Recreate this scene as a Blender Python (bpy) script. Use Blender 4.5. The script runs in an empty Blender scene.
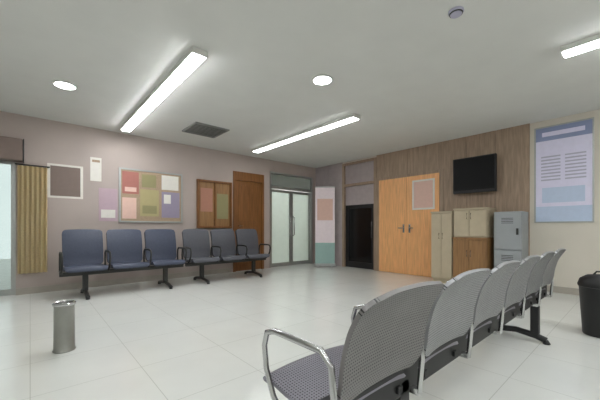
import bpy, bmesh, math, random
from mathutils import Vector, Matrix
random.seed(4)
scene = bpy.context.scene
COL = scene.collection
PI = math.pi

# ------------------------------------------------------------------ materials
def lin(c):
    return tuple(((v/255)/12.92 if v/255 <= .04045 else ((v/255+.055)/1.055)**2.4) for v in c) + (1,)

def mat(name, rgb, rough=.5, metal=0, noise=.06, scale=8, bump=0, emit=0, spec=.5, trans=0, stretch=None, alpha_col=None):
    m = bpy.data.materials.new(name); m.use_nodes = True
    nt = m.node_tree; N = nt.nodes; L = nt.links
    b = N['Principled BSDF']
    c = lin(rgb)
    b.inputs['Roughness'].default_value = rough
    b.inputs['Metallic'].default_value = metal
    b.inputs['Specular IOR Level'].default_value = spec
    b.inputs['Transmission Weight'].default_value = trans
    tc = N.new('ShaderNodeTexCoord'); mp = N.new('ShaderNodeMapping'); nz = N.new('ShaderNodeTexNoise')
    if stretch: mp.inputs['Scale'].default_value = stretch
    nz.inputs['Scale'].default_value = scale; nz.inputs['Detail'].default_value = 5
    rp = N.new('ShaderNodeValToRGB')
    rp.color_ramp.elements[0].position = .3; rp.color_ramp.elements[1].position = .7
    rp.color_ramp.elements[0].color = tuple(v*(1-noise) for v in c[:3]) + (1,)
    hi = lin(alpha_col) if alpha_col else tuple(min(1, v*(1+noise)) for v in c[:3]) + (1,)
    rp.color_ramp.elements[1].color = hi
    L.new(tc.outputs['Object'], mp.inputs['Vector']); L.new(mp.outputs['Vector'], nz.inputs['Vector'])
    L.new(nz.outputs['Fac'], rp.inputs['Fac']); L.new(rp.outputs['Color'], b.inputs['Base Color'])
    if bump:
        bp = N.new('ShaderNodeBump'); bp.inputs['Strength'].default_value = bump; bp.inputs['Distance'].default_value = .004
        L.new(nz.outputs['Fac'], bp.inputs['Height']); L.new(bp.outputs['Normal'], b.inputs['Normal'])
    if emit:
        b.inputs['Emission Color'].default_value = c; b.inputs['Emission Strength'].default_value = emit
    return m

def tile_mat(name, rgb, grout, size, rough, noise):
    m = mat(name, rgb, rough, noise=noise, scale=2.2)
    nt = m.node_tree; N = nt.nodes; L = nt.links; b = N['Principled BSDF']
    src = b.inputs['Base Color'].links[0].from_socket
    tc = N.new('ShaderNodeTexCoord'); br = N.new('ShaderNodeTexBrick')
    br.offset = 0; br.squash = 1
    br.inputs['Scale'].default_value = 1; br.inputs['Brick Width'].default_value = size; br.inputs['Row Height'].default_value = size
    br.inputs['Mortar Size'].default_value = .0022; br.inputs['Mortar Smooth'].default_value = .1
    br.inputs['Mortar'].default_value = lin(grout)
    L.new(tc.outputs['Object'], br.inputs['Vector'])
    L.new(src, br.inputs['Color1']); L.new(src, br.inputs['Color2'])
    L.new(br.outputs['Color'], b.inputs['Base Color'])
    return m

def perforated(name, rgb, hole, rough, metal):
    m = mat(name, rgb, rough, metal, noise=.04, scale=20)
    nt = m.node_tree; N = nt.nodes; L = nt.links; b = N['Principled BSDF']
    src = b.inputs['Base Color'].links[0].from_socket
    uv = N.new('ShaderNodeUVMap')
    sc = N.new('ShaderNodeVectorMath'); sc.operation = 'SCALE'; sc.inputs['Scale'].default_value = 1/.011
    fr = N.new('ShaderNodeVectorMath'); fr.operation = 'FRACTION'
    sb = N.new('ShaderNodeVectorMath'); sb.operation = 'SUBTRACT'; sb.inputs[1].default_value = (.5, .5, 0)
    ln = N.new('ShaderNodeVectorMath'); ln.operation = 'LENGTH'
    lt = N.new('ShaderNodeMath'); lt.operation = 'LESS_THAN'; lt.inputs[1].default_value = .24
    mx = N.new('ShaderNodeMix'); mx.data_type = 'RGBA'
    L.new(uv.outputs['UV'], sc.inputs[0]); L.new(sc.outputs[0], fr.inputs[0]); L.new(fr.outputs[0], sb.inputs[0])
    L.new(sb.outputs[0], ln.inputs[0]); L.new(ln.outputs['Value'], lt.inputs[0]); L.new(lt.outputs[0], mx.inputs['Factor'])
    L.new(src, mx.inputs['A']); mx.inputs['B'].default_value = lin(hole)
    L.new(mx.outputs['Result'], b.inputs['Base Color'])
    return m

M = {}
M['floor'] = tile_mat('polished_floor_tile', (222, 223, 218), (190, 191, 184), .6, .17, .03)
M['ceiling'] = mat('painted_ceiling', (222, 222, 218), .9, noise=.02, scale=3)
M['wall_pink'] = mat('pinkish_wall_paint', (180, 167, 160), .8, noise=.03, scale=3)
M['wall_cream'] = mat('cream_wall_paint', (214, 207, 194), .8, noise=.02, scale=3)
M['wall_white'] = mat('white_wall_paint', (214, 214, 208), .8, noise=.02, scale=3)
M['base'] = mat('skirting_stone', (170, 163, 152), .4)
M['clad'] = mat('brown_wood_veneer', (158, 136, 116), .5, noise=.22, scale=5, stretch=(7, 7, .7))
M['oak'] = mat('orange_oak_veneer', (238, 178, 120), .4, noise=.14, scale=5, stretch=(8, 8, .6))
M['darkwood'] = mat('dark_brown_wood', (128, 84, 44), .45, noise=.22, scale=5, stretch=(8, 8, .6))
M['midwood'] = mat('mid_brown_wood', (150, 112, 72), .45, noise=.2, scale=5, stretch=(8, 8, .6))
M['alu'] = mat('brushed_aluminium', (176, 178, 176), .35, .85, noise=.04, scale=30)
M['chrome'] = mat('chrome_steel', (190, 190, 190), .18, 1, noise=.02)
M['frost'] = mat('frosted_glass', (232, 240, 234), .6, noise=.03, trans=.7)
M['tint'] = mat('dark_tinted_glass', (26, 26, 27), .12, noise=.02, trans=.25)
M['smoke'] = mat('grey_tinted_glass', (150, 156, 150), .2, noise=.03, trans=.4)
M['mauve'] = mat('mauve_grey_panel', (172, 160, 160), .5)
M['clear'] = mat('clear_glass', (240, 248, 246), .03, noise=.0, trans=1)
M['black'] = mat('black_plastic', (22, 22, 23), .5, noise=.1)
M['screen'] = mat('black_screen_glass', (8, 8, 9), .45, noise=.02, spec=.2)
M['steel_dark'] = mat('dark_grey_steel', (58, 58, 56), .4, .4, noise=.08)
M['steel_mid'] = mat('mid_grey_steel', (150, 150, 144), .35, .6, noise=.08)
M['perf_grey'] = perforated('perforated_grey_steel', (150, 150, 151), (40, 40, 40), .42, .35)
M['perf_dark'] = perforated('perforated_dark_grey_steel', (122, 119, 118), (34, 34, 34), .42, .35)
M['perf_seat'] = perforated('perforated_mauve_grey_steel', (132, 129, 138), (36, 36, 38), .42, .35)
M['navy'] = mat('navy_grey_vinyl', (66, 72, 90), .5, noise=.1, bump=.2, scale=40)
M['charcoal'] = mat('charcoal_vinyl', (84, 85, 92), .5, noise=.1, bump=.2, scale=40)
M['grey_cab'] = mat('grey_painted_steel', (158, 162, 164), .45, noise=.03)
M['beige_cab'] = mat('beige_laminate', (190, 176, 150), .5, noise=.04)
M['lamp'] = mat('lamp_diffuser', (250, 253, 255), .5, noise=0, emit=15)
M['lamp_mid'] = mat('soft_lamp_diffuser', (250, 253, 255), .5, noise=0, emit=13)
M['lobby_fill'] = mat('lobby_fill_light', (250, 253, 255), .5, noise=0, emit=26)
M['lamp_dim'] = mat('dim_lamp_diffuser', (250, 253, 255), .5, noise=0, emit=6)
M['lamp_body'] = mat('white_enamel', (220, 220, 214), .4, noise=.02)
M['vent'] = mat('grey_vent_metal', (140, 142, 140), .5, .2, noise=.05)
M['ventdark'] = mat('vent_cavity_black', (52, 52, 51), .8)
M['curtain'] = mat('khaki_curtain_cloth', (236, 218, 176), .9, noise=.08, bump=.3, scale=60)
M['ground'] = mat('outdoor_concrete', (190, 192, 188), .9, noise=.08)
def paper(name, rgb, rough=.7): return mat(name, rgb, rough, noise=.03, scale=14)
M['white'] = paper('white_paper', (226, 222, 214))
M['cork'] = mat('cork_board', (172, 150, 126), .9, noise=.15, scale=60)
M['p_taupe'] = paper('taupe_print', (128, 112, 104))
M['p_pink'] = paper('pink_print', (188, 164, 174))
M['p_red'] = paper('red_print', (172, 112, 102))
M['p_yellow'] = paper('yellow_print', (176, 164, 120))
M['p_mauve'] = paper('mauve_print', (150, 140, 160))
M['p_olive'] = paper('olive_print', (150, 144, 104))
M['p_tan'] = paper('tan_print', (180, 130, 110))
M['p_rose'] = paper('rose_print', (226, 190, 176))
M['p_lav'] = paper('lavender_print', (224, 220, 242), .45)
M['p_blue'] = paper('slate_blue_print', (140, 150, 186), .45)
M['p_sky'] = paper('pale_blue_print', (190, 204, 228), .45)
M['p_grey'] = paper('grey_print', (178, 176, 196), .45)
M['p_teal'] = paper('teal_print', (160, 190, 184))

# ------------------------------------------------------------------ mesh helpers
def box(bm, x0, x1, y0, y1, z0, z1, bev=0):
    vs = [bm.verts.new(p) for p in ((x0,y0,z0),(x1,y0,z0),(x1,y1,z0),(x0,y1,z0),(x0,y0,z1),(x1,y0,z1),(x1,y1,z1),(x0,y1,z1))]
    fs = [bm.faces.new([vs[i] for i in q]) for q in ((0,3,2,1),(4,5,6,7),(0,1,5,4),(1,2,6,5),(2,3,7,6),(3,0,4,7))]
    if bev:
        es = list({e for f in fs for e in f.edges})
        bmesh.ops.bevel(bm, geom=es, offset=bev, segments=2, profile=.6, affect='EDGES')

def tube(bm, pts, r, seg=10, flat=1.0):
    pts = [Vector(p) for p in pts]
    rings = []
    up = None
    for i, p in enumerate(pts):
        t = (pts[min(i+1, len(pts)-1)] - pts[max(i-1, 0)]).normalized()
        if up is None:
            up = Vector((1, 0, 0)) if abs(t.x) < .9 else Vector((0, 0, 1))
        u = (up - t*up.dot(t)).normalized(); v = t.cross(u)
        rings.append([bm.verts.new(p + u*math.cos(a)*r*flat + v*math.sin(a)*r) for a in [2*PI*k/seg for k in range(seg)]])
    for a, b in zip(rings, rings[1:]):
        for k in range(seg):
            bm.faces.new((a[k], a[(k+1) % seg], b[(k+1) % seg], b[k]))
    bm.faces.new(rings[0][::-1]); bm.faces.new(rings[-1])

def lathe(bm, prof, seg=40, cx=0, cy=0):
    rings = []
    for r, z in prof:
        rings.append([bm.verts.new((cx + r*math.cos(2*PI*k/seg), cy + r*math.sin(2*PI*k/seg), z)) for k in range(seg)] if r > 1e-6 else [bm.verts.new((cx, cy, z))])
    for a, b in zip(rings, rings[1:]):
        for k in range(seg):
            if len(a) == 1 and len(b) == 1: continue
            if len(a) == 1: bm.faces.new((a[0], b[(k+1) % seg], b[k]))
            elif len(b) == 1: bm.faces.new((a[k], a[(k+1) % seg], b[0]))
            else: bm.faces.new((a[k], a[(k+1) % seg], b[(k+1) % seg], b[k]))

def shell(bm, prof, width, thick, corner=.05, ncol=13, dish=.012, pillow=0):
    """a curved sheet: prof is a list of (y,z); rounded corners at both ends; side edges raised by dish"""
    P = [Vector((0, y, z)) for y, z in prof]
    # resample smoothly
    Q = []
    for i in range(len(P)-1):
        p0, p1, p2, p3 = P[max(i-1, 0)], P[i], P[i+1], P[min(i+2, len(P)-1)]
        for k in range(6):
            t = k/6
            Q.append(.5*((2*p1) + (p2-p0)*t + (2*p0-5*p1+4*p2-p3)*t*t + (3*p1-p0-3*p2+p3)*t**3))
    Q.append(P[-1])
    S = [0]
    for a, b in zip(Q, Q[1:]): S.append(S[-1] + (b-a).length)
    T = S[-1]
    uvl = bm.loops.layers.uv.verify()
    front, back, uvs = [], [], {}
    for i, q in enumerate(Q):
        t = (Q[min(i+1, len(Q)-1)] - Q[max(i-1, 0)]).normalized()
        n = Vector((1, 0, 0)).cross(t)           # sitter's side
        e = min(S[i], T - S[i]); hw = width/2
        if e < corner: hw = width/2 - corner + math.sqrt(max(0, corner**2 - (corner-e)**2))
        fr, bk = [], []
        for c in range(ncol):
            a = -1 + 2*c/(ncol-1)
            x = a*hw
            off = dish*(abs(a)**2.5)
            puff = pillow*(1-abs(a)**4)*(1-abs(2*S[i]/T-1)**4)
            vf = bm.verts.new(q + Vector((x, 0, 0)) + n*(off + thick/2 + puff)); vb = bm.verts.new(q + Vector((x, 0, 0)) + n*(off - thick/2))
            uvs[vf] = uvs[vb] = (x + 5, S[i] + 5)
            fr.append(vf); bk.append(vb)
        front.append(fr); back.append(bk)
    F = []
    R, C = len(Q), ncol
    for i in range(R-1):
        for c in range(C-1):
            F.append(bm.faces.new((front[i][c], front[i][c+1], front[i+1][c+1], front[i+1][c])))
            F.append(bm.faces.new((back[i][c], back[i+1][c], back[i+1][c+1], back[i][c+1])))
        F.append(bm.faces.new((front[i][0], front[i+1][0], back[i+1][0], back[i][0])))
        F.append(bm.faces.new((front[i][-1], back[i][-1], back[i+1][-1], front[i+1][-1])))
    for c in range(C-1):
        F.append(bm.faces.new((front[0][c], back[0][c], back[0][c+1], front[0][c+1])))
        F.append(bm.faces.new((front[-1][c], front[-1][c+1], back[-1][c+1], back[-1][c])))
    for f in F:
        for l in f.loops: l[uvl].uv = uvs[l.vert]

def obj(name, bm, m, parent=None, smooth=False, **props):
    bmesh.ops.recalc_face_normals(bm, faces=bm.faces)
    me = bpy.data.meshes.new(name); bm.to_mesh(me); bm.free()
    if smooth:
        for p in me.polygons: p.use_smooth = True
        me.set_sharp_from_angle(angle=math.radians(40))
    me.materials.append(m)
    o = bpy.data.objects.new(name, me); COL.objects.link(o)
    if parent: o.parent = parent
    for k, v in props.items(): o[k] = v
    return o

def thing(name, label, cat, loc=(0, 0, 0), rz=0, group=None):
    o = bpy.data.objects.new(name, None); COL.objects.link(o)
    o.location = loc; o.rotation_euler = (0, 0, rz); o.empty_display_size = .1
    o['label'] = label; o['category'] = cat
    if group: o['group'] = group
    return o

def part(name, m, parent, *boxes, bev=0, **props):
    bm = bmesh.new()
    for b in boxes: box(bm, *b, bev=bev)
    return obj(name, bm, m, parent, **props)

def struct(name, m, *boxes, parent=None, bev=0):
    o = part(name, m, parent, *boxes, bev=bev)
    if not parent: o['kind'] = 'structure'
    return o

# ------------------------------------------------------------------ room shell
XW, YW, H = 6.1, 6.2, 2.7
X0, Y0 = -3.2, -3.2
struct('floor', M['floor'], (X0-.15, XW+.15, Y0-.15, YW+.15, -.1, 0))
struct('ceiling', M['ceiling'], (X0-.15, XW+.15, Y0-.15, YW+.15, H, H+.1))
# left wall (posters) : glazed street door, brown door, glazed lobby doors
struct('wall_left', M['wall_pink'],
       (X0-.15, -1.5, YW, YW+.15, 0, H), (-1.5, -.16, YW, YW+.15, 2.0, H), (-.16, 3.45, YW, YW+.15, 0, H),
       (3.45, 4.3, YW, YW+.15, 2.3, H), (4.3, 4.48, YW, YW+.15, 0, H), (4.48, 5.95, YW, YW+.15, 2.42, H), (5.95, XW+.15, YW, YW+.15, 0, H))
struct('wall_right', M['wall_cream'],
       (XW, XW+.15, Y0-.15, 4.22, 0, H), (XW, XW+.15, 4.22, 5.16, 2.6, H), (XW, XW+.15, 5.16, YW, 0, H))
struct('wall_back', M['wall_white'], (X0, XW, Y0-.15, Y0, 0, H))
struct('wall_side', M['wall_white'], (X0-.15, X0, Y0-.15, YW, 0, H))
struct('baseboard_left', M['base'], (-.16, 3.4, YW-.012, YW, 0, .1))
struct('baseboard_right', M['base'], (XW-.012, XW, Y0, 1.2, 0, .1))
# wood cladding on the right wall, boards with open joints
bm = bmesh.new()
y = 1.24
for y0, y1, z0, z1 in [(1.24, 1.72, 0, H), (1.725, 2.2, 0, H), (2.205, 2.66, 0, H), (2.66, 3.38, 2.16, H), (3.385, 4.165, 2.16, H)]:
    box(bm, XW-.025, XW, y0, y1, z0, z1, bev=.002)
obj('wall_right_wood', bm, M['clad'])['kind'] = 'structure'
struct('wall_right_panel', M['mauve'], (XW-.025, XW, 5.215, 5.7, 0, H), (XW-.025, XW, 5.705, YW, 0, H), bev=.002)

# lobby behind the glazed doors (closed, lit by an added lamp brightening the glass)
LY = YW+.15
struct('floor_lobby', M['floor'], (4.2, 6.25, LY, 9.2, -.1, 0))
struct('ceiling_lobby', M['ceiling'], (4.2, 6.25, LY, 9.2, H, H+.1))
struct('wall_lobby', M['wall_white'], (4.1, 4.2, LY, 9.3, 0, H), (6.25, 6.35, LY, 9.3, 0, H), (4.2, 6.25, 9.2, 9.3, 0, H))
# unlit store behind the dark door
struct('wall_store', M['wall_white'], (7.6, 7.7, 4, 5.7, 0, H), (XW+.15, 7.7, 3.9, 4, 0, H), (XW+.15, 7.7, 5.7, 5.8, 0, H))
struct('floor_store', M['floor'], (XW+.15, 7.7, 3.9, 5.8, -.1, 0))
struct('ceiling_store', M['ceiling'], (XW+.15, 7.7, 3.9, 5.8, H, H+.1))

# ------------------------------------------------------------------ doors
def leaf_frame(x0, x1, z0, z1, y0, y1, w=.055, mid=None):
    bs = [(x0, x0+w, y0, y1, z0, z1), (x1-w, x1, y0, y1, z0, z1), (x0+w, x1-w, y0, y1, z0, z0+w*1.6), (x0+w, x1-w, y0, y1, z1-w, z1)]
    if mid: bs.append((x0+w, x1-w, y0, y1, mid-w/2, mid+w/2))
    return bs
# street door, far left
d1 = struct('door_1', M['alu'], *leaf_frame(-1.5, -.83, .004, 2.0, YW+.04, YW+.09), *leaf_frame(-.83, -.16, .004, 2.0, YW+.04, YW+.09))
part('door_glass', M['clear'], d1, (-1.445, -.885, YW+.06, YW+.068, .09, 1.945), (-.775, -.215, YW+.06, YW+.068, .09, 1.945))
bm = bmesh.new(); tube(bm, [(-.79, YW+.04, .85), (-.79, YW-.02, .87), (-.79, YW-.02, 1.13), (-.79, YW+.04, 1.15)], .012)
obj('door_handle', bm, M['chrome'], d1, True)
# brown door
d2 = struct('door_2', M['darkwood'], (3.52, 4.23, YW+.02, YW+.07, .005, 2.1), (3.6, 3.84, YW+.012, YW+.02, 1.15, 2.0), (3.91, 4.15, YW+.012, YW+.02, 1.15, 2.0),
            (3.6, 3.84, YW+.012, YW+.02, .15, 1.0), (3.91, 4.15, YW+.012, YW+.02, .15, 1.0), bev=.004)
part('door_frame', M['darkwood'], d2, (3.45, 3.52, YW-.015, YW+.13, 0, 2.3), (4.23, 4.3, YW-.015, YW+.13, 0, 2.3), (3.52, 4.23, YW-.015, YW+.13, 2.1, 2.3), bev=.004)
bm = bmesh.new(); tube(bm, [(3.6, YW+.03, 1.05), (3.6, YW-.03, 1.05), (3.7, YW-.03, 1.05)], .011)
obj('door_handle', bm, M['chrome'], d2, True)
# lobby doors
for n, (a, b, hx) in ((3, (4.52, 5.215, 5.15)), (4, (5.215, 5.91, 5.28))):
    d = struct('door_%d' % n, M['alu'], *leaf_frame(a, b, .006, 1.98, YW+.05, YW+.1, .06))
    part('door_glass', M['frost'], d, (a+.06, b-.06, YW+.07, YW+.078, .1, 1.92))
    bm = bmesh.new(); tube(bm, [(hx, YW+.05, .8), (hx, YW-.01, .82), (hx, YW-.01, 1.28), (hx, YW+.05, 1.3)], .014)
    obj('door_handle', bm, M['chrome'], d, True)
t = struct('trim_1', M['alu'], (4.48, 4.52, YW-.01, YW+.14, 0, 2.42), (5.91, 5.95, YW-.01, YW+.14, 0, 2.42), (4.52, 5.91, YW-.01, YW+.14, 2.0, 2.06), (4.52, 5.91, YW-.01, YW+.14, 2.38, 2.42))
w = struct('window_1', M['smoke'], (4.52, 5.91, YW+.06, YW+.07, 2.06, 2.38))
# dark door with a mauve-grey panel above it
struct('trim_2', M['clad'], (XW-.03, XW+.13, 4.17, 4.24, 0, 2.66), (XW-.03, XW+.13, 5.14, 5.21, 0, 2.66), (XW-.03, XW+.13, 4.24, 5.14, 2.6, 2.66), (XW-.03, XW+.13, 4.24, 5.14, 2.06, 2.12))
d5 = struct('door_5', M['black'], *[(XW+.02, XW+.07, b[0], b[1], b[4], b[5]) for b in leaf_frame(4.245, 5.135, .006, 1.58, 0, 1, .09)])
part('door_glass', M['tint'], d5, (XW+.04, XW+.05, 4.335, 5.045, .15, 1.49))
part('upper_panel', M['mauve'], d5, (XW+.02, XW+.07, 4.245, 5.135, 1.58, 2.055), bev=.004)
bm = bmesh.new(); tube(bm, [(XW+.02, 4.3, .75), (XW-.03, 4.3, .77), (XW-.03, 4.3, 1.15), (XW+.02, 4.3, 1.17)], .012)
obj('door_handle', bm, M['chrome'], d5, True)
struct('window_2', M['mauve'], (XW+.02, XW+.07, 4.24, 5.14, 2.12, 2.6))
# double oak doors on the right wall
d6 = struct('trim_3', M['clad'], (XW-.04, XW, 2.62, 2.69, 0, 2.16), (XW-.04, XW, 4.09, 4.16, 0, 2.16), (XW-.04, XW, 2.69, 4.09, 2.1, 2.16), bev=.004)
for n, (a, b, hy) in ((6, (2.695, 3.388, 3.32)), (7, (3.392, 4.085, 3.46))):
    d = struct('door_%d' % n, M['oak'], (XW-.045, XW-.001, a, b, .006, 2.098), bev=.003)
    bm = bmesh.new()
    tube(bm, [(XW-.04, hy, 1.0), (XW-.09, hy, 1.0), (XW-.09, hy + (.1 if n == 7 else -.1), 1.0)], .011)
    box(bm, XW-.052, XW-.044, hy-.02, hy+.02, .9, 1.08, bev=.003)
    obj('door_handle', bm, M['chrome'], d, True)

# outside the street door
struct('ground_outside', M['ground'], (-6, 2, YW+.15, 14, -.12, -.02))

# ------------------------------------------------------------------ tandem benches
ARM = [(.10, .36), (.085, .5), (.10, .61), (.15, .645), (.30, .645), (.43, .645), (.485, .63), (.505, .58), (.49, .5), (.44, .42), (.36, .365)]
def bench(name, label, loc, rz, n, pitch, z_top, back_mats, seat_mat, padded, zb=.43, by=.3, arm_mat='steel_dark', arm_r=.016, legs=None):
    group = None; gap = .055 if padded else .03
    root = thing(name, label, 'bench', loc, rz, group)
    Ltot = n*pitch
    bm = bmesh.new(); box(bm, -.02, Ltot+.02, by-.03, by+.03, *((.31, .37) if padded else (.36, .47)), bev=.008)
    for i in range(n):
        xc = (i+.5)*pitch
        if padded:
            box(bm, xc-.12, xc+.12, .2, .42, .37, .395, bev=.003)
            box(bm, xc-.1, xc+.1, .05, .27, .345, .365, bev=.003)
        else:
            for sx in (-.15, .15):
                box(bm, xc+sx-.015, xc+sx+.015, .12, .46, .385, .41, bev=.003)
                tube(bm, [(xc+sx, .15, .44), (xc+sx, .138, .5), (xc+sx, .122, .58)], .009, 8)
    obj('beam', bm, M['steel_dark' if padded else 'black'], root)
    for i in range(n):
        xc = (i+.5)*pitch
        bm = bmesh.new()
        sk = 1 if padded else .86
        shell(bm, [(.13+(y-.13)*sk, z + (0 if padded else .025)) for y, z in [(.525, .385), (.515, .425), (.47, .44), (.36, .425), (.2, .415), (.13, .425)]], pitch-gap, .05 if padded else .014, pillow=.012 if padded else 0)
        bmesh.ops.translate(bm, verts=bm.verts, vec=(xc, 0, 0))
        obj('seat', bm, seat_mat, root, True)
        bm = bmesh.new()
        dz = z_top - zb
        shell(bm, [(.115, zb), (.095, zb+dz*.18), (.085, zb+dz*.4), (.06, zb+dz*.68), (.02, zb+dz*.9), (-.005, z_top)], pitch-gap, .05 if padded else .014, corner=.06, pillow=.012 if padded else 0)
        bmesh.ops.translate(bm, verts=bm.verts, vec=(xc, 0, 0))
        obj('backrest', bm, back_mats[i % len(back_mats)], root, True)
    for i in range(n+1):
        bm = bmesh.new()
        x = i*pitch
        tube(bm, [(x, .1+(y-.1)*(1 if padded else .8), z) for y, z in ARM], arm_r, 10, .85)
        box(bm, x-.012, x+.012, .1, .36, .352, .378, bev=.003)
        obj('armrest', bm, M[arm_mat], root, True)
    for x in (legs or (pitch*.5, Ltot-pitch*.5)):
        bm = bmesh.new()
        box(bm, x-.035, x+.035, by-.03, by+.03, .07, .33 if padded else .42, bev=.008)
        r0 = -.02 if padded else .08
        tube(bm, [(x, r0, .03), (x, r0+.08, .055), (x, .3, .075), (x, .48, .055), (x, .58, .03)], .026, 10, 1.1)
        lg = obj('leg', bm, M['steel_dark' if padded else 'black'], root, True)
        for fy in (r0, .58):
            bm = bmesh.new(); lathe(bm, [(0, 0), (.026, 0), (.028, .008), (.02, .02), (.012, .035), (0, .035)], 16, x, fy)
            obj('foot', bm, M['black'], lg, True)
    return root

bench('tandem_bench', 'long grey perforated steel tandem bench seen from behind, running towards the black bin',
      (.63, .48, 0), 0, 6, .5, .82, [M['perf_dark'], M['perf_grey'], M['perf_grey'], M['perf_grey'], M['perf_grey'], M['perf_grey']], M['perf_seat'], False,
      zb=.49, by=.16, arm_mat='chrome', arm_r=.011, legs=(.45, 2.7))
bench('tandem_bench', 'navy padded three-seat tandem bench against the poster wall, nearer the bright glass door',
      (2.02, 5.75, 0), PI, 3, .565, .97, [M['navy']], M['navy'], True)
bench('tandem_bench', 'charcoal padded three-seat tandem bench against the poster wall, nearer the brown wooden door',
      (3.80, 5.75, 0), PI, 3, .565, .97, [M['charcoal']], M['charcoal'], True)

# ------------------------------------------------------------------ posters on the left wall
PY = YW
def flat_left(name, label, cat, x0, x1, z0, z1, m, y1=PY, th=.004, group=None, bars=None, lift=None):
    t = thing(name, label, cat, ((x0+x1)/2, y1, z0), 0, group)
    w = (x1-x0)/2; h = z1-z0
    part('sheet', m, t, (-w, w, -th, 0, 0, h))
    for k, (pn, pm, a, b, c, d) in enumerate(bars or []):
        part(pn, pm, t, (-w+2*w*a, -w+2*w*b, -th-.002, -th, h*c, h*d))
    return t
flat_left('poster', 'taupe portrait poster with pale border above the left end of the navy bench', 'poster', .2, .66, 1.48, 2.02, M['white'], bars=[('print_panel', M['p_taupe'], .08, .92, .06, .94)])
flat_left('notice', 'narrow white notice high on the pink wall, between taupe poster and pink poster', 'notice', .76, .92, 1.8, 2.2, M['white'], bars=[('print_panel', M['cork'], .15, .85, .8, .9)])
flat_left('poster', 'pink poster just above the navy bench backs', 'poster', .88, 1.16, 1.12, 1.69, M['p_pink'], bars=[('print_panel', M['white'], .12, .88, .1, .35)])
nb = thing('notice_board', 'wide cork notice board covered in coloured sheets above the dark benches', 'notice board', (1.74, YW, 1.1), 0)
part('cork_panel', M['cork'], nb, (-.53, .53, -.02, 0, .03, .95))
part('board_frame', M['alu'], nb, (-.56, -.53, -.03, 0, 0, .98), (.53, .56, -.03, 0, 0, .98), (-.53, .53, -.03, 0, 0, .03), (-.53, .53, -.03, 0, .95, .98))
BY = YW-.021
g = None
flat_left('notice', 'red sheet in the upper left corner of the cork board', 'notice', 1.23, 1.5, 1.62, 2.02, M['p_red'], BY, .003, g, [('print_panel', M['p_rose'], .15, .85, .1, .3)])
flat_left('notice', 'rose sheet in the lower left corner of the cork board', 'notice', 1.23, 1.46, 1.17, 1.55, M['p_rose'], BY, .003, g)
flat_left('notice', 'yellow sheet in the middle of the cork board', 'notice', 1.52, 1.85, 1.22, 1.72, M['p_yellow'], BY, .003, g, [('print_panel', M['p_olive'], .12, .88, .1, .4)])
flat_left('notice', 'olive sheet at the top middle of the cork board', 'notice', 1.55, 1.8, 1.76, 2.0, M['p_olive'], BY, .003, g)
flat_left('notice', 'large mauve sheet on the right half of the cork board', 'notice', 1.9, 2.24, 1.2, 1.7, M['p_mauve'], BY, .003, g, [('print_panel', M['white'], .12, .5, .55, .9)])
flat_left('notice', 'white sheet in the upper right corner of the cork board', 'notice', 1.9, 2.22, 1.74, 2.02, M['white'], BY, .003, g)
wc = thing('display_case', 'shallow brown wooden display case on the wall beside the brown door', 'display case', (3.0, YW, 1.0), 0)
part('case_back', M['midwood'], wc, (-.36, .36, -.015, 0, .04, .98))
part('case_frame', M['darkwood'], wc, (-.4, -.36, -.06, 0, 0, 1.02), (.36, .4, -.06, 0, 0, 1.02), (-.36, .36, -.06, 0, 0, .04), (-.36, .36, -.06, 0, .98, 1.02), (-.015, .015, -.05, -.015, .04, .98), bev=.003)
flat_left('notice', 'tan red sheet pinned in the left half of the wooden display case', 'notice', 2.68, 2.95, 1.35, 1.85, M['p_tan'], YW-.016, .003)
flat_left('notice', 'olive tan sheet pinned in the right half of the wooden display case', 'notice', 3.05, 3.32, 1.2, 1.75, M['p_olive'], YW-.016, .003)

# curtain + shutter box by the street door
ct = thing('curtain', 'khaki pleated curtain hanging beside the bright glass door', 'curtain', (.03, YW, 0), 0)
bm = bmesh.new()
NX = 60
rows = []
for z in (.32, .7, 1.2, 1.7, 1.93):
    r = []
    for i in range(NX+1):
        u = i/NX; x = -.17 + .34*u
        yv = -.065 + .022*math.sin(u*2*PI*6 + .4*math.sin(z*3))
        r.append(bm.verts.new((x, yv, z)))
    rows.append(r)
for a, b in zip(rows, rows[1:]):
    for i in range(NX): bm.faces.new((a[i], a[i+1], b[i+1], b[i]))
bmesh.ops.solidify(bm, geom=list(bm.faces), thickness=.004)
obj('cloth', bm, M['curtain'], ct, True)
bm = bmesh.new(); tube(bm, [(-.2, -.065, 1.945), (.2, -.065, 1.945)], .011); box(bm, .17, .185, -.065, 0, 1.935, 1.955); box(bm, -.185, -.17, -.065, 0, 1.935, 1.955)
obj('curtain_rod', bm, M['steel_dark'], ct, True)
sb = thing('shutter_box', 'grey roller shutter box above the bright glass door', 'shutter box', (-.84, YW, 1.98), 0)
bm = bmesh.new(); box(bm, -.72, .76, -.2, 0, 0, .32, bev=.02); obj('housing', bm, M['p_taupe'], sb)
part('side_cap', M['steel_dark'], sb, (.76, .775, -.2, 0, 0, .32), bev=.004)

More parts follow.
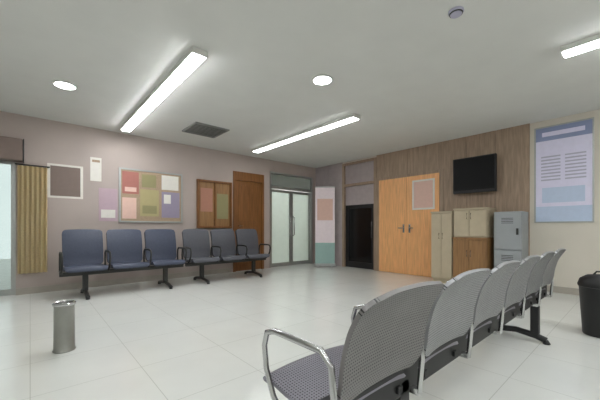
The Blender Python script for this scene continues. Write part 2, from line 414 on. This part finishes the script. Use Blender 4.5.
# ------------------------------------------------------------------ right wall things
def flat_right(name, label, cat, y0, y1, z0, z1, m, x1=XW, th=.004, bars=None, frame=None):
    t = thing(name, label, cat, (x1, (y0+y1)/2, z0), 0)
    w = (y1-y0)/2; h = z1-z0
    part('sheet', m, t, (-th, 0, -w, w, 0, h))
    for k, (pn, pm, a, b, c, d) in enumerate(bars or []):       # a,b from the viewer's left (high y) to right
        part(pn, pm, t, (-th-(.004 if k == 3 else .002), -th, w-2*w*b, w-2*w*a, h*c, h*d))
    if frame:
        part('poster_frame', frame, t, (-.018, 0, -w-.018, -w, -.018, h+.018), (-.018, 0, w, w+.018, -.018, h+.018), (-.018, 0, -w, w, -.018, 0), (-.018, 0, -w, w, h, h+.018))
    return t
lines = [('print_block', M['p_grey'], .1, .46, .68-.035*k, .695-.035*k) for k in range(0, 8)] + [('print_block', M['p_grey'], .54, .9, .68-.035*k, .695-.035*k) for k in range(0, 8)]
flat_right('wall_poster', 'tall lavender poster with slate blue heading and pale blue foot on cream wall', 'poster', .5, 1.16, 1.1, 2.58, M['p_lav'],
           bars=[('header_band', M['p_blue'], 0, 1, .86, 1), ('foot_band', M['p_sky'], 0, 1, 0, .16), ('print_panel', M['p_sky'], .12, .88, .2, .36), ('heading_block', M['p_lav'], .12, .88, .905, .95)] + lines, frame=M['alu'])
flat_right('notice', 'pale rose notice taped to the right-hand oak door', 'notice', 2.78, 3.26, 1.38, 2.0, M['white'], XW-.045, .003, bars=[('print_panel', M['p_rose'], .08, .92, .06, .94)])

tv = thing('television', 'black wall television mounted high on the brown wood panelling', 'television', (XW-.0255, 2.02, 1.95), 0)
part('wall_bracket', M['steel_dark'], tv, (-.1, 0, -.12, .12, -.12, .12), bev=.004)
bm = bmesh.new(); box(bm, -.17, -.1, -.35, .35, -.32, .32, bev=.008); hs = obj('housing', bm, M['black'], tv)
part('screen', M['screen'], tv, (-.173, -.17, -.33, .33, -.27, .3))

# low brown cabinet with a beige cupboard on it, taller beige cabinet beside
def cabinet(name, label, cat, x, y, z, hw, h, mc, mdoor, plinth):
    t = thing(name, label, cat, (x, y, z), 0)
    bx = [(-.24, .25, -hw, hw, plinth, h-.03)]
    if plinth: bx.append((-.21, .23, -hw+.02, hw-.02, 0, plinth))
    part('carcass', mc, t, *bx, bev=.004)
    part('top', mc, t, (-.26, .26, -hw-.005, hw+.005, h-.03, h), bev=.004)
    for a, b in ((-hw+.005, -.002), (.002, hw-.005)):
        dd = part('door', mdoor, t, (-.258, -.24, a, b, plinth+.02, h-.05), bev=.003)
        bm = bmesh.new(); hy = -.03 if b < .01 else .03; hz = h*.62
        tube(bm, [(-.258, hy, hz), (-.282, hy, hz), (-.282, hy, hz+.1), (-.258, hy, hz+.1)], .005, 8); obj('handle', bm, M['chrome'], dd, True)
cabinet('low_cabinet', 'low brown wooden cabinet under the television, beside the grey locker', 'cabinet', 5.8, 1.965, 0, .265, .84, M['midwood'], M['midwood'], .08)
cabinet('cupboard', 'beige cupboard standing on top of the low brown cabinet', 'cupboard', 5.81, 1.965, .84, .255, .5, M['beige_cab'], M['beige_cab'], 0)
cabinet('tall_cabinet', 'beige floor standing cabinet between the oak doors and the brown cabinet', 'cabinet', 5.8, 2.43, 0, .185, 1.3, M['beige_cab'], M['beige_cab'], .08)

lk = thing('locker', 'grey steel locker standing against the wood panelling beside the brown cabinet', 'locker', (5.86, 1.44, 0), 0)
part('carcass', M['grey_cab'], lk, (-.2, .2, -.19, .19, .05, 1.26), (-.18, .18, -.17, .17, 0, .05), bev=.005)
for z0, z1 in ((.08, .64), (.66, 1.23)):
    dd = part('door', M['grey_cab'], lk, (-.215, -.2, -.175, .175, z0, z1), bev=.003)
    part('vent_slot', M['ventdark'], dd, *[(-.2165, -.215, -.08, .08, z1-.08-.025*k, z1-.072-.025*k) for k in range(4)])
    part('handle', M['steel_dark'], dd, (-.23, -.215, -.15, -.12, (z0+z1)/2-.05, (z0+z1)/2+.05), bev=.003)

# black bin
bn = thing('waste_bin', 'black plastic waste bin on the floor past the far end of the grey bench', 'bin', (3.99, .27, 0), 0)
bm = bmesh.new(); lathe(bm, [(0, 0), (.125, 0), (.13, .01), (.155, .44), (.16, .45), (.15, .45), (.14, .44), (0, .44)], 40); obj('body', bm, M['black'], bn, True)
bm = bmesh.new(); lathe(bm, [(0, .452), (.163, .452), (.165, .47), (.15, .52), (.1, .555), (0, .57)], 40); ld = obj('lid', bm, M['black'], bn, True)
bm = bmesh.new(); tube(bm, [(0, -.05, .56), (0, -.03, .59), (0, .03, .59), (0, .05, .56)], .008, 8); obj('handle', bm, M['steel_dark'], ld, True)

sl = thing('ash_bin', 'slim grey steel bin standing alone on the pale floor tiles', 'bin', (.21, 3.15, 0), 0)
bm = bmesh.new(); lathe(bm, [(0, 0), (.075, 0), (.08, .008), (.072, .02), (.07, .36), (.075, .37), (.06, .37), (.058, .33), (0, .33)], 36); obj('body', bm, M['steel_mid'], sl, True)
bm = bmesh.new(); lathe(bm, [(.062, .372), (.078, .372), (.08, .385), (.07, .395), (.06, .39)], 36); obj('rim', bm, M['chrome'], sl, True)

# pull-up banner in the corner
bs = thing('banner_stand', 'pull-up banner with pinkish white top and teal foot standing in the corner', 'banner', (5.68, 5.45, 0), math.atan2(-.749, .663)+.1)
part('base', M['alu'], bs, (-.27, .27, -.05, .05, .015, .09), bev=.01)
part('base_foot', M['alu'], bs, (-.2, -.16, -.13, .13, 0, .015), (.16, .2, -.13, .13, 0, .015))
bm = bmesh.new(); tube(bm, [(0, .03, .09), (0, .03, 2.03)], .01); obj('pole', bm, M['alu'], bs, True)
sh = part('banner_sheet', paper('banner_white', (244, 230, 234)), bs, (-.25, .25, -.003, .003, .09, 2.05))
part('foot_band', M['p_teal'], sh, (-.25, .25, -.005, -.003, .09, .62))
part('print_panel', M['p_rose'], sh, (-.2, .2, -.005, -.003, 1.2, 1.75))
part('top_rail', M['alu'], bs, (-.255, .255, -.01, .035, 2.04, 2.065), bev=.003)

# ------------------------------------------------------------------ ceiling things
def linear(label, x, y0, y1, m):
    t = thing('linear_light', label, 'ceiling light', (x, (y0+y1)/2, H), 0, None)
    h = (y1-y0)/2
    part('housing', M['lamp_body'], t, (-.075, .075, -h, h, -.05, 0), bev=.006)
    part('diffuser', m, t, (-.062, .062, -h+.012, h-.012, -.064, -.05), bev=.005)
    for s in (-1, 1):
        part('end_cap', M['lamp_body'], t, (-.077, .077, s*h-.008, s*h+.008, -.06, 0), bev=.003)
linear('long linear ceiling light pointing at the notice board wall', 1.21, 2.8, 5.82, M['lamp'])
linear('long linear ceiling light towards the oak doors, dimmer than the others', 3.66, 2.85, 5.6, M['lamp_dim'])
linear('linear ceiling light above the bin and lavender poster', 3.8, -2.2, .52, M['lamp_mid'])
linear('unseen linear fill light overhead, added to light the room', 1.21, -2.6, .2, M['lamp'])  # out of view, added because the room needs its light
linear('unseen linear fill light at the back, added to light the room', -1.3, -1.5, 1.5, M['lamp'])  # another unseen lamp, added behind the camera for room brightness
def down(label, x, y):
    t = thing('downlight', label, 'ceiling light', (x, y, H), 0)
    bm = bmesh.new(); lathe(bm, [(.1, -.001), (.125, -.001), (.128, -.008), (.122, -.014), (.1, -.012)], 40); obj('trim_ring', bm, M['lamp_body'], t, True)
    bm = bmesh.new(); lathe(bm, [(0, 0), (.1, 0), (.1, -.008), (0, -.01)], 40); obj('diffuser', bm, M['lamp'], t, True)
down('round downlight nearest the bright glass door', .31, 4.57)
down('round downlight in the middle of the ceiling', 2.51, 2.45)
vt = thing('ceiling_vent', 'dark grey square ceiling vent above the wooden display case', 'vent', (2.28, 5.05, H), 0)
part('backing', M['ventdark'], vt, (-.27, .27, -.27, .27, -.006, 0))
part('vent_frame', M['vent'], vt, (-.3, -.27, -.3, .3, -.02, 0), (.27, .3, -.3, .3, -.02, 0), (-.27, .27, -.3, -.27, -.02, 0), (-.27, .27, .27, .3, -.02, 0))
for k in range(8):
    y = -.235 + k*.067
    part('slat', M['vent'], vt, (-.27, .27, y-.014, y+.014, -.016, -.008))
sd = thing('smoke_detector', 'small round mauve grey smoke detector on the ceiling', 'smoke detector', (2.5, .98, H), 0)
bm = bmesh.new(); lathe(bm, [(0, 0), (.055, 0), (.056, -.012), (.045, -.02), (.04, -.032), (0, -.036)], 32); obj('body', bm, M['p_grey'], sd, True)
bm = bmesh.new(); lathe(bm, [(.046, -.018), (.05, -.019), (.047, -.026), (.043, -.026)], 32); obj('sensor_ring', bm, M['steel_dark'], sd, True)
linear('added fill light in the lobby, brightening the glazed doors from behind', 5.2, 6.5, 8.6, M['lobby_fill'])  # added lamp, makes the frosted door glass look brighter

# ------------------------------------------------------------------ world, camera, view
w = bpy.data.worlds.new('World'); scene.world = w; w.use_nodes = True
N = w.node_tree.nodes; bg = N['Background']
bg.inputs['Color'].default_value = (.84, .93, .92, 1); bg.inputs['Strength'].default_value = .4
cam = bpy.data.cameras.new('camera'); co = bpy.data.objects.new('camera', cam); COL.objects.link(co)
cam.sensor_width = 36; cam.lens = 305/600*36; cam.shift_y = 28/600; cam.clip_start = .02
co.location = (0, 0, 1.0)
a = math.radians(48.5)
co.rotation_euler = (PI/2, 0, a - PI/2)
scene.camera = co
vs = scene.view_settings
vs.view_transform = 'Standard'; vs.look = 'None'; vs.gamma = 1; vs.use_curve_mapping = False; vs.exposure = 1.3
